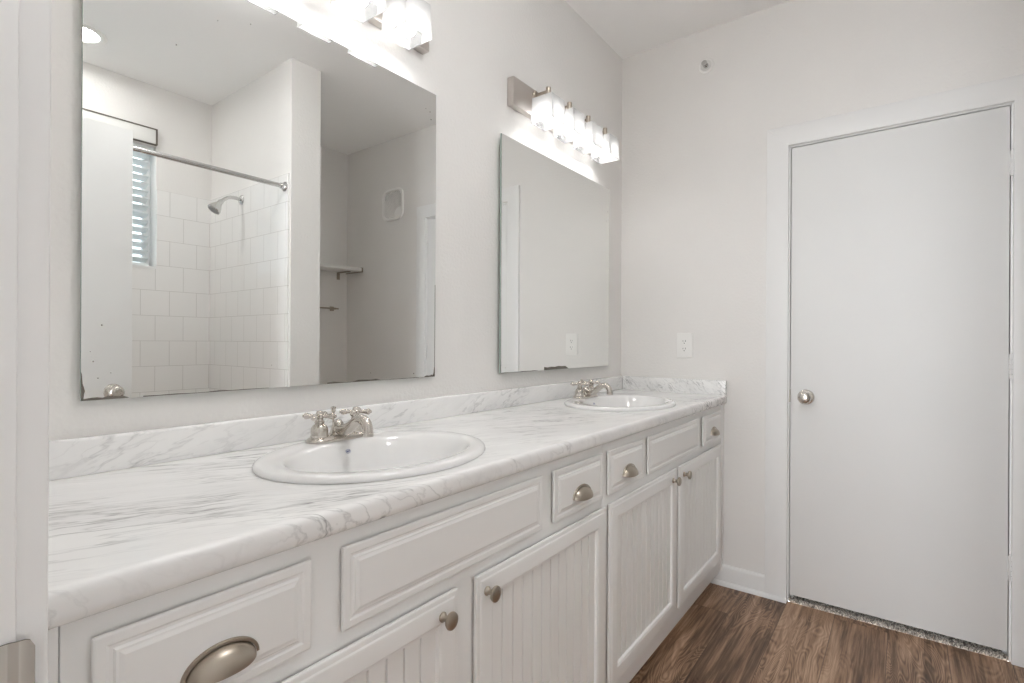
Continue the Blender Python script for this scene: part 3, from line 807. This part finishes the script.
bm = bmesh.new(); add_lathe(bm, [(.0, .005), (.003, .006), (.0032, .0076), (.0, .0079)], (0, -.3515, 1.1575), (-1, 0, 0), 14); obj('screw', bm, PLASTIC, o_)

o_ = empty('sprinkler', (0, -.452, 2.548), 'small round white sprinkler head high on the door wall', 'sprinkler')
bm = bmesh.new(); add_lathe(bm, [(.019, 0), (.036, 0), (.0365, .003), (.034, .006), (.026, .0075), (.0235, .004), (.019, .002)], (0, -.452, 2.548), (-1, 0, 0), 32); obj('escutcheon', bm, PLASTIC, o_)
bm = bmesh.new()
add_lathe(bm, [(.0, .001), (.0125, .001), (.0125, .012), (.008, .016), (.006, .020), (.0, .020)], (0, -.452, 2.548), (-1, 0, 0), 20)
for s in (-1, 1): add_tube(bm, smooth_path([(-.012, -.452+s*.009, 2.548), (-.024, -.452+s*.010, 2.548), (-.034, -.452+s*.004, 2.548)], 4), .0022, 8)
add_lathe(bm, [(.0, .033), (.006, .033), (.013, .036), (.0135, .0375), (.0, .0385)], (0, -.452, 2.548), (-1, 0, 0), 20)
obj('nozzle', bm, CHROME, o_)

# round-cornered fan vent, seen in the large mirror
vy, vz, hs = -1.930, 2.220, .122
o_ = empty('wall_vent', (0, vy, vz), 'white round-cornered wall vent with curved vanes, reflected in the large mirror', 'vent')
def squircle(h, n=48, p=4.2):
    out = []
    for k in range(n):
        a = 2*PI*k/n; c, s = math.cos(a), math.sin(a)
        out.append((vy + h*math.copysign(abs(c)**(2/p), c), vz + h*math.copysign(abs(s)**(2/p), s)))
    return out
bm = bmesh.new(); rg = []
for h, x in ((hs, 0), (hs, -.010), (hs-.004, -.015), (hs-.014, -.016), (hs-.020, -.012), (hs-.022, -.004)):
    rg.append([bm.verts.new((x, y, z)) for y, z in squircle(h)])
for A, B in zip(rg, rg[1:]):
    n = len(A)
    for k in range(n): bm.faces.new((A[k], A[(k+1) % n], B[(k+1) % n], B[k]))
obj('frame', bm, PLASTIC, o_)
bm = bmesh.new(); pr = squircle(hs-.021); bm.faces.new([bm.verts.new((-.003, y, z)) for y, z in pr]); bm.faces.new([bm.verts.new((-.001, y, z)) for y, z in pr][::-1])
obj('back_panel', bm, plain('vent_grey', (.66, .66, .65), .6, vary=.03), o_)
bm = bmesh.new(); c0 = (vy+hs-.030, vz-hs+.030)
def inside(y, z): return max(abs(y-vy), abs(z-vz)) < hs-.024 and (abs((y-vy)/(hs-.023))**4.2 + abs((z-vz)/(hs-.023))**4.2) < .97
for r in [.075 + .0105*k for k in range(14)]:
    run = []
    for k in range(61):
        a = PI/2 + (PI/2)*k/60 - .25 + .5*k/60; p = (c0[0] + r*math.cos(a), c0[1] + r*math.sin(a))
        if inside(*p): run.append((-.009, p[0], p[1]))
    if len(run) > 3: add_tube(bm, run, .0032, 6)
obj('vanes', bm, PLASTIC, o_)
bm = bmesh.new(); pr = [(vy+hs-.023, vz-hs+.036), (vy+hs-.030, vz-hs+.026), (vy+hs-.045, vz-hs+.023), (vy+hs-.10, vz-hs+.022)] 
pr = [(vy+hs-.023, vz-hs+.030), (vy+hs-.027, vz-hs+.025), (vy+hs-.034, vz-hs+.0225)] + [(c0[0] + .068*math.cos(PI*(1.03-.56*k/10)), c0[1] + .068*math.sin(PI*(1.03-.56*k/10))) for k in range(11)]
pr = [(p[0], p[1]) for p in pr]
add_prism(bm, pr, 'x', -.012, -.0035); obj('corner_cap', bm, PLASTIC, o_)

# alcove shelf and towel bar, seen in the large mirror
o_ = empty('wall_shelf', (-.45, YB2, 1.735), 'white wall shelf on dark metal brackets in the alcove, reflected in the large mirror', 'shelf')
boxes('board', [(-.900, -.012, YB2+.001, -2.300, 1.735, 1.762)], WHITESH, o_, bev=.002)
for xx in (-.80, -.085):
    bm = bmesh.new(); add_box(bm, xx-.014, xx+.014, YB2+.001, YB2+.006, 1.675, 1.7335, .001); add_box(bm, xx-.010, xx+.010, YB2+.006, -2.36, 1.727, 1.7345, .001)
    obj('bracket', bm, NICKEL_DK, o_)
boxes('end_rail', [(-.012, -.001, YB2+.001, -2.298, 1.728, 1.766)], NICKEL_DK, o_, bev=.001)
o_ = empty('towel_bar', (-.45, YB2, 1.432), 'square nickel towel bar below the alcove shelf, reflected in the large mirror', 'towel bar')
for xx in (-.78, -.145):
    bm = bmesh.new(); add_box(bm, xx-.018, xx+.018, YB2+.001, YB2+.008, 1.414, 1.450, .002); add_box(bm, xx-.008, xx+.008, YB2+.008, YB2+.055, 1.424, 1.440, .001); obj('post', bm, NICKEL_DK, o_)
boxes('bar', [(-.80, -.118, YB2+.050, YB2+.060, 1.426, 1.438)], NICKEL_DK, o_, bev=.001)

# ------------------------------------------------------------------ shower
o_ = empty('shower_rod', (-1.8, -1.532, 2.025), 'straight chrome shower rod reflected in the large mirror', 'shower rod')
bm = bmesh.new(); add_tube(bm, [(XN+.002, -1.532, 2.025), (-1.8, -1.532, 2.025), (XP1-.011, -1.532, 2.025)], .0125, 18); obj('rod', bm, CHROME, o_)
bm = bmesh.new(); add_lathe(bm, [(.0, 0), (.026, 0), (.027, .004), (.022, .010), (.0165, .014), (.0165, .026), (.0, .026)], (XP1-.0102, -1.532, 2.025), (-1, 0, 0), 28); obj('flange', bm, CHROME, o_)
o_ = empty('shower_sprayer', (XP1-.0102, -2.03, 2.03), 'chrome shower head on a bent arm, reflected in the large mirror', 'shower head')
hx, hy, hz = XP1-.0102, -2.03, 2.03
bm = bmesh.new(); add_lathe(bm, [(.0, 0), (.030, 0), (.0305, .003), (.022, .009), (.012, .012), (.0, .012)], (hx, hy, hz), (-1, 0, 0), 28); obj('wall_flange', bm, CHROME, o_)
pth = smooth_path([(hx, hy, hz), (hx-.045, hy, hz+.004), (hx-.085, hy, hz-.006), (hx-.125, hy, hz-.040)], 6)
bm = bmesh.new(); add_tube(bm, pth, .0105, 14); obj('shower_arm', bm, CHROME, o_)
dd = Vector((-.58, 0, -.81)).normalized(); og = Vector((hx-.120, hy, hz-.035))
bm = bmesh.new(); add_lathe(bm, [(.0, -.004), (.015, -.004), (.0165, .004), (.015, .012), (.017, .018), (.030, .045), (.0365, .062), (.0375, .070), (.035, .073), (.0, .072)], og, dd, 28); hd = obj('spray_head', bm, CHROME, o_)
bm = bmesh.new(); add_lathe(bm, [(.0, .0715), (.031, .0715), (.030, .0745), (.0, .0752)], og, dd, 24); obj('spray_face', bm, plain('spray_grey', (.30, .30, .30), .5, vary=.1), hd)

# window with blind
t = empty('window_1', ((WX0+WX1)/2, YB-.12, WZ0), 'narrow bright shower window reflected in the large mirror', 'window', kind='structure')
fy0, fy1 = YB-.145, YB-.105
boxes('window_frame', [(WX0, WX0+.035, fy0, fy1, WZ0, WZ1), (WX1-.035, WX1, fy0, fy1, WZ0, WZ1), (WX0+.035, WX1-.035, fy0, fy1, WZ0, WZ0+.035), (WX0+.035, WX1-.035, fy0, fy1, WZ1-.035, WZ1),
                       (WX0+.035, WX1-.035, fy0, fy1, 1.965, 2.0)], TRIM, t)
boxes('pane', [(WX0+.035, WX1-.035, YB-.128, YB-.124, WZ0+.035, 1.965), (WX0+.035, WX1-.035, YB-.128, YB-.124, 2.0, WZ1-.035)], PANE, t)
boxes('window_sill', [(WX0, WX1, fy1, YB+.012, WZ0, WZ0+.012)], TRIM, t)
o_ = empty('window_blind', ((WX0+WX1)/2, YB-.05, WZ1), 'white slatted blind in the shower window, reflected in the large mirror', 'blind')
yb_ = YB-.050; ns = 15
for k in range(ns):
    z = WZ0 + .055 + k*.0455
    bm = bmesh.new(); pr = []
    for j in range(7):
        s = -1 + 2*j/6; pr.append((yb_ + s*.0235, z + s*.011 + .0025*(1-s*s)))
    pr2 = [(a, b-.0026) for a, b in pr[::-1]]
    add_prism(bm, pr + pr2, 'x', WX0+.008, WX1-.030); obj('slat', bm, BLIND, o_)
boxes('head_rail', [(WX0+.004, WX1-.006, yb_-.026, yb_+.026, WZ1-.045, WZ1-.002)], BLIND, o_, bev=.002)
boxes('bottom_rail', [(WX0+.008, WX1-.030, yb_-.022, yb_+.022, WZ0+.016, WZ0+.034)], BLIND, o_, bev=.003)
for xx in (WX0+.12, (WX0+WX1)/2, WX1-.13):
    bm = bmesh.new()
    for yy in (yb_-.0245, yb_+.0245): add_tube(bm, [(xx, yy, WZ0+.03), (xx, yy, 2.0), (xx, yy, WZ1-.044)], .0011, 6)
    obj('ladder_cord', bm, BLIND, o_)
o_ = empty('valance', ((WX0+WX1)/2, YB, 2.41), 'white valance strip with a dark edge above the shower window, reflected in the large mirror', 'valance')
boxes('board', [(WX0-.02, -1.419, YB+.001, YB+.020, 2.369, 2.453)], WHITESH, o_, bev=.001)
boxes('edge_strip', [(WX0-.022, -1.4105, YB+.001, YB+.024, 2.453, 2.460), (-1.4185, -1.4105, YB+.001, YB+.024, 2.362, 2.453), (-1.62, -1.419, YB+.001, YB+.012, 2.362, 2.369)], EDGE_DARK, o_)

# recessed ceiling lamp, seen in the large mirror
o_ = empty('ceiling_downlight', (-1.862, -2.13, H), 'lit recessed ceiling light reflected at the top left of the large mirror', 'light fixture')
bm = bmesh.new(); add_lathe(bm, [(.078, -.001), (.108, -.001), (.110, -.004), (.104, -.009), (.090, -.011), (.080, -.008), (.078, -.004)], (-1.862, -2.13, H), (0, 0, 1), 48); obj('trim_ring', bm, PLASTIC, o_)
bm = bmesh.new(); add_lathe(bm, [(.0, -.0045), (.078, -.004), (.078, -.001), (.0, -.001)], (-1.862, -2.13, H), (0, 0, 1), 40); obj('lens', bm, DOWNM, o_)

# dome lamp added for fill light, out of view on the ceiling
o_ = empty('fill_lamp', (DX, DY, H), 'round dome lamp added for fill light, unseen on the bathroom ceiling', 'light fixture')
bm = bmesh.new(); add_lathe(bm, [(.0, -.001), (.150, -.001), (.152, -.006), (.150, -.022), (.140, -.026), (.0, -.026)], (DX, DY, H), (0, 0, 1), 48); obj('fill_base_ring', bm, NICKEL, o_)
bm = bmesh.new(); add_lathe(bm, [(.138, -.0265), (.137, -.040), (.122, -.060), (.090, -.078), (.050, -.088), (.0, -.091)], (DX, DY, H), (0, 0, 1), 48); obj('fill_dome', bm, FILLM, o_, angle=80)
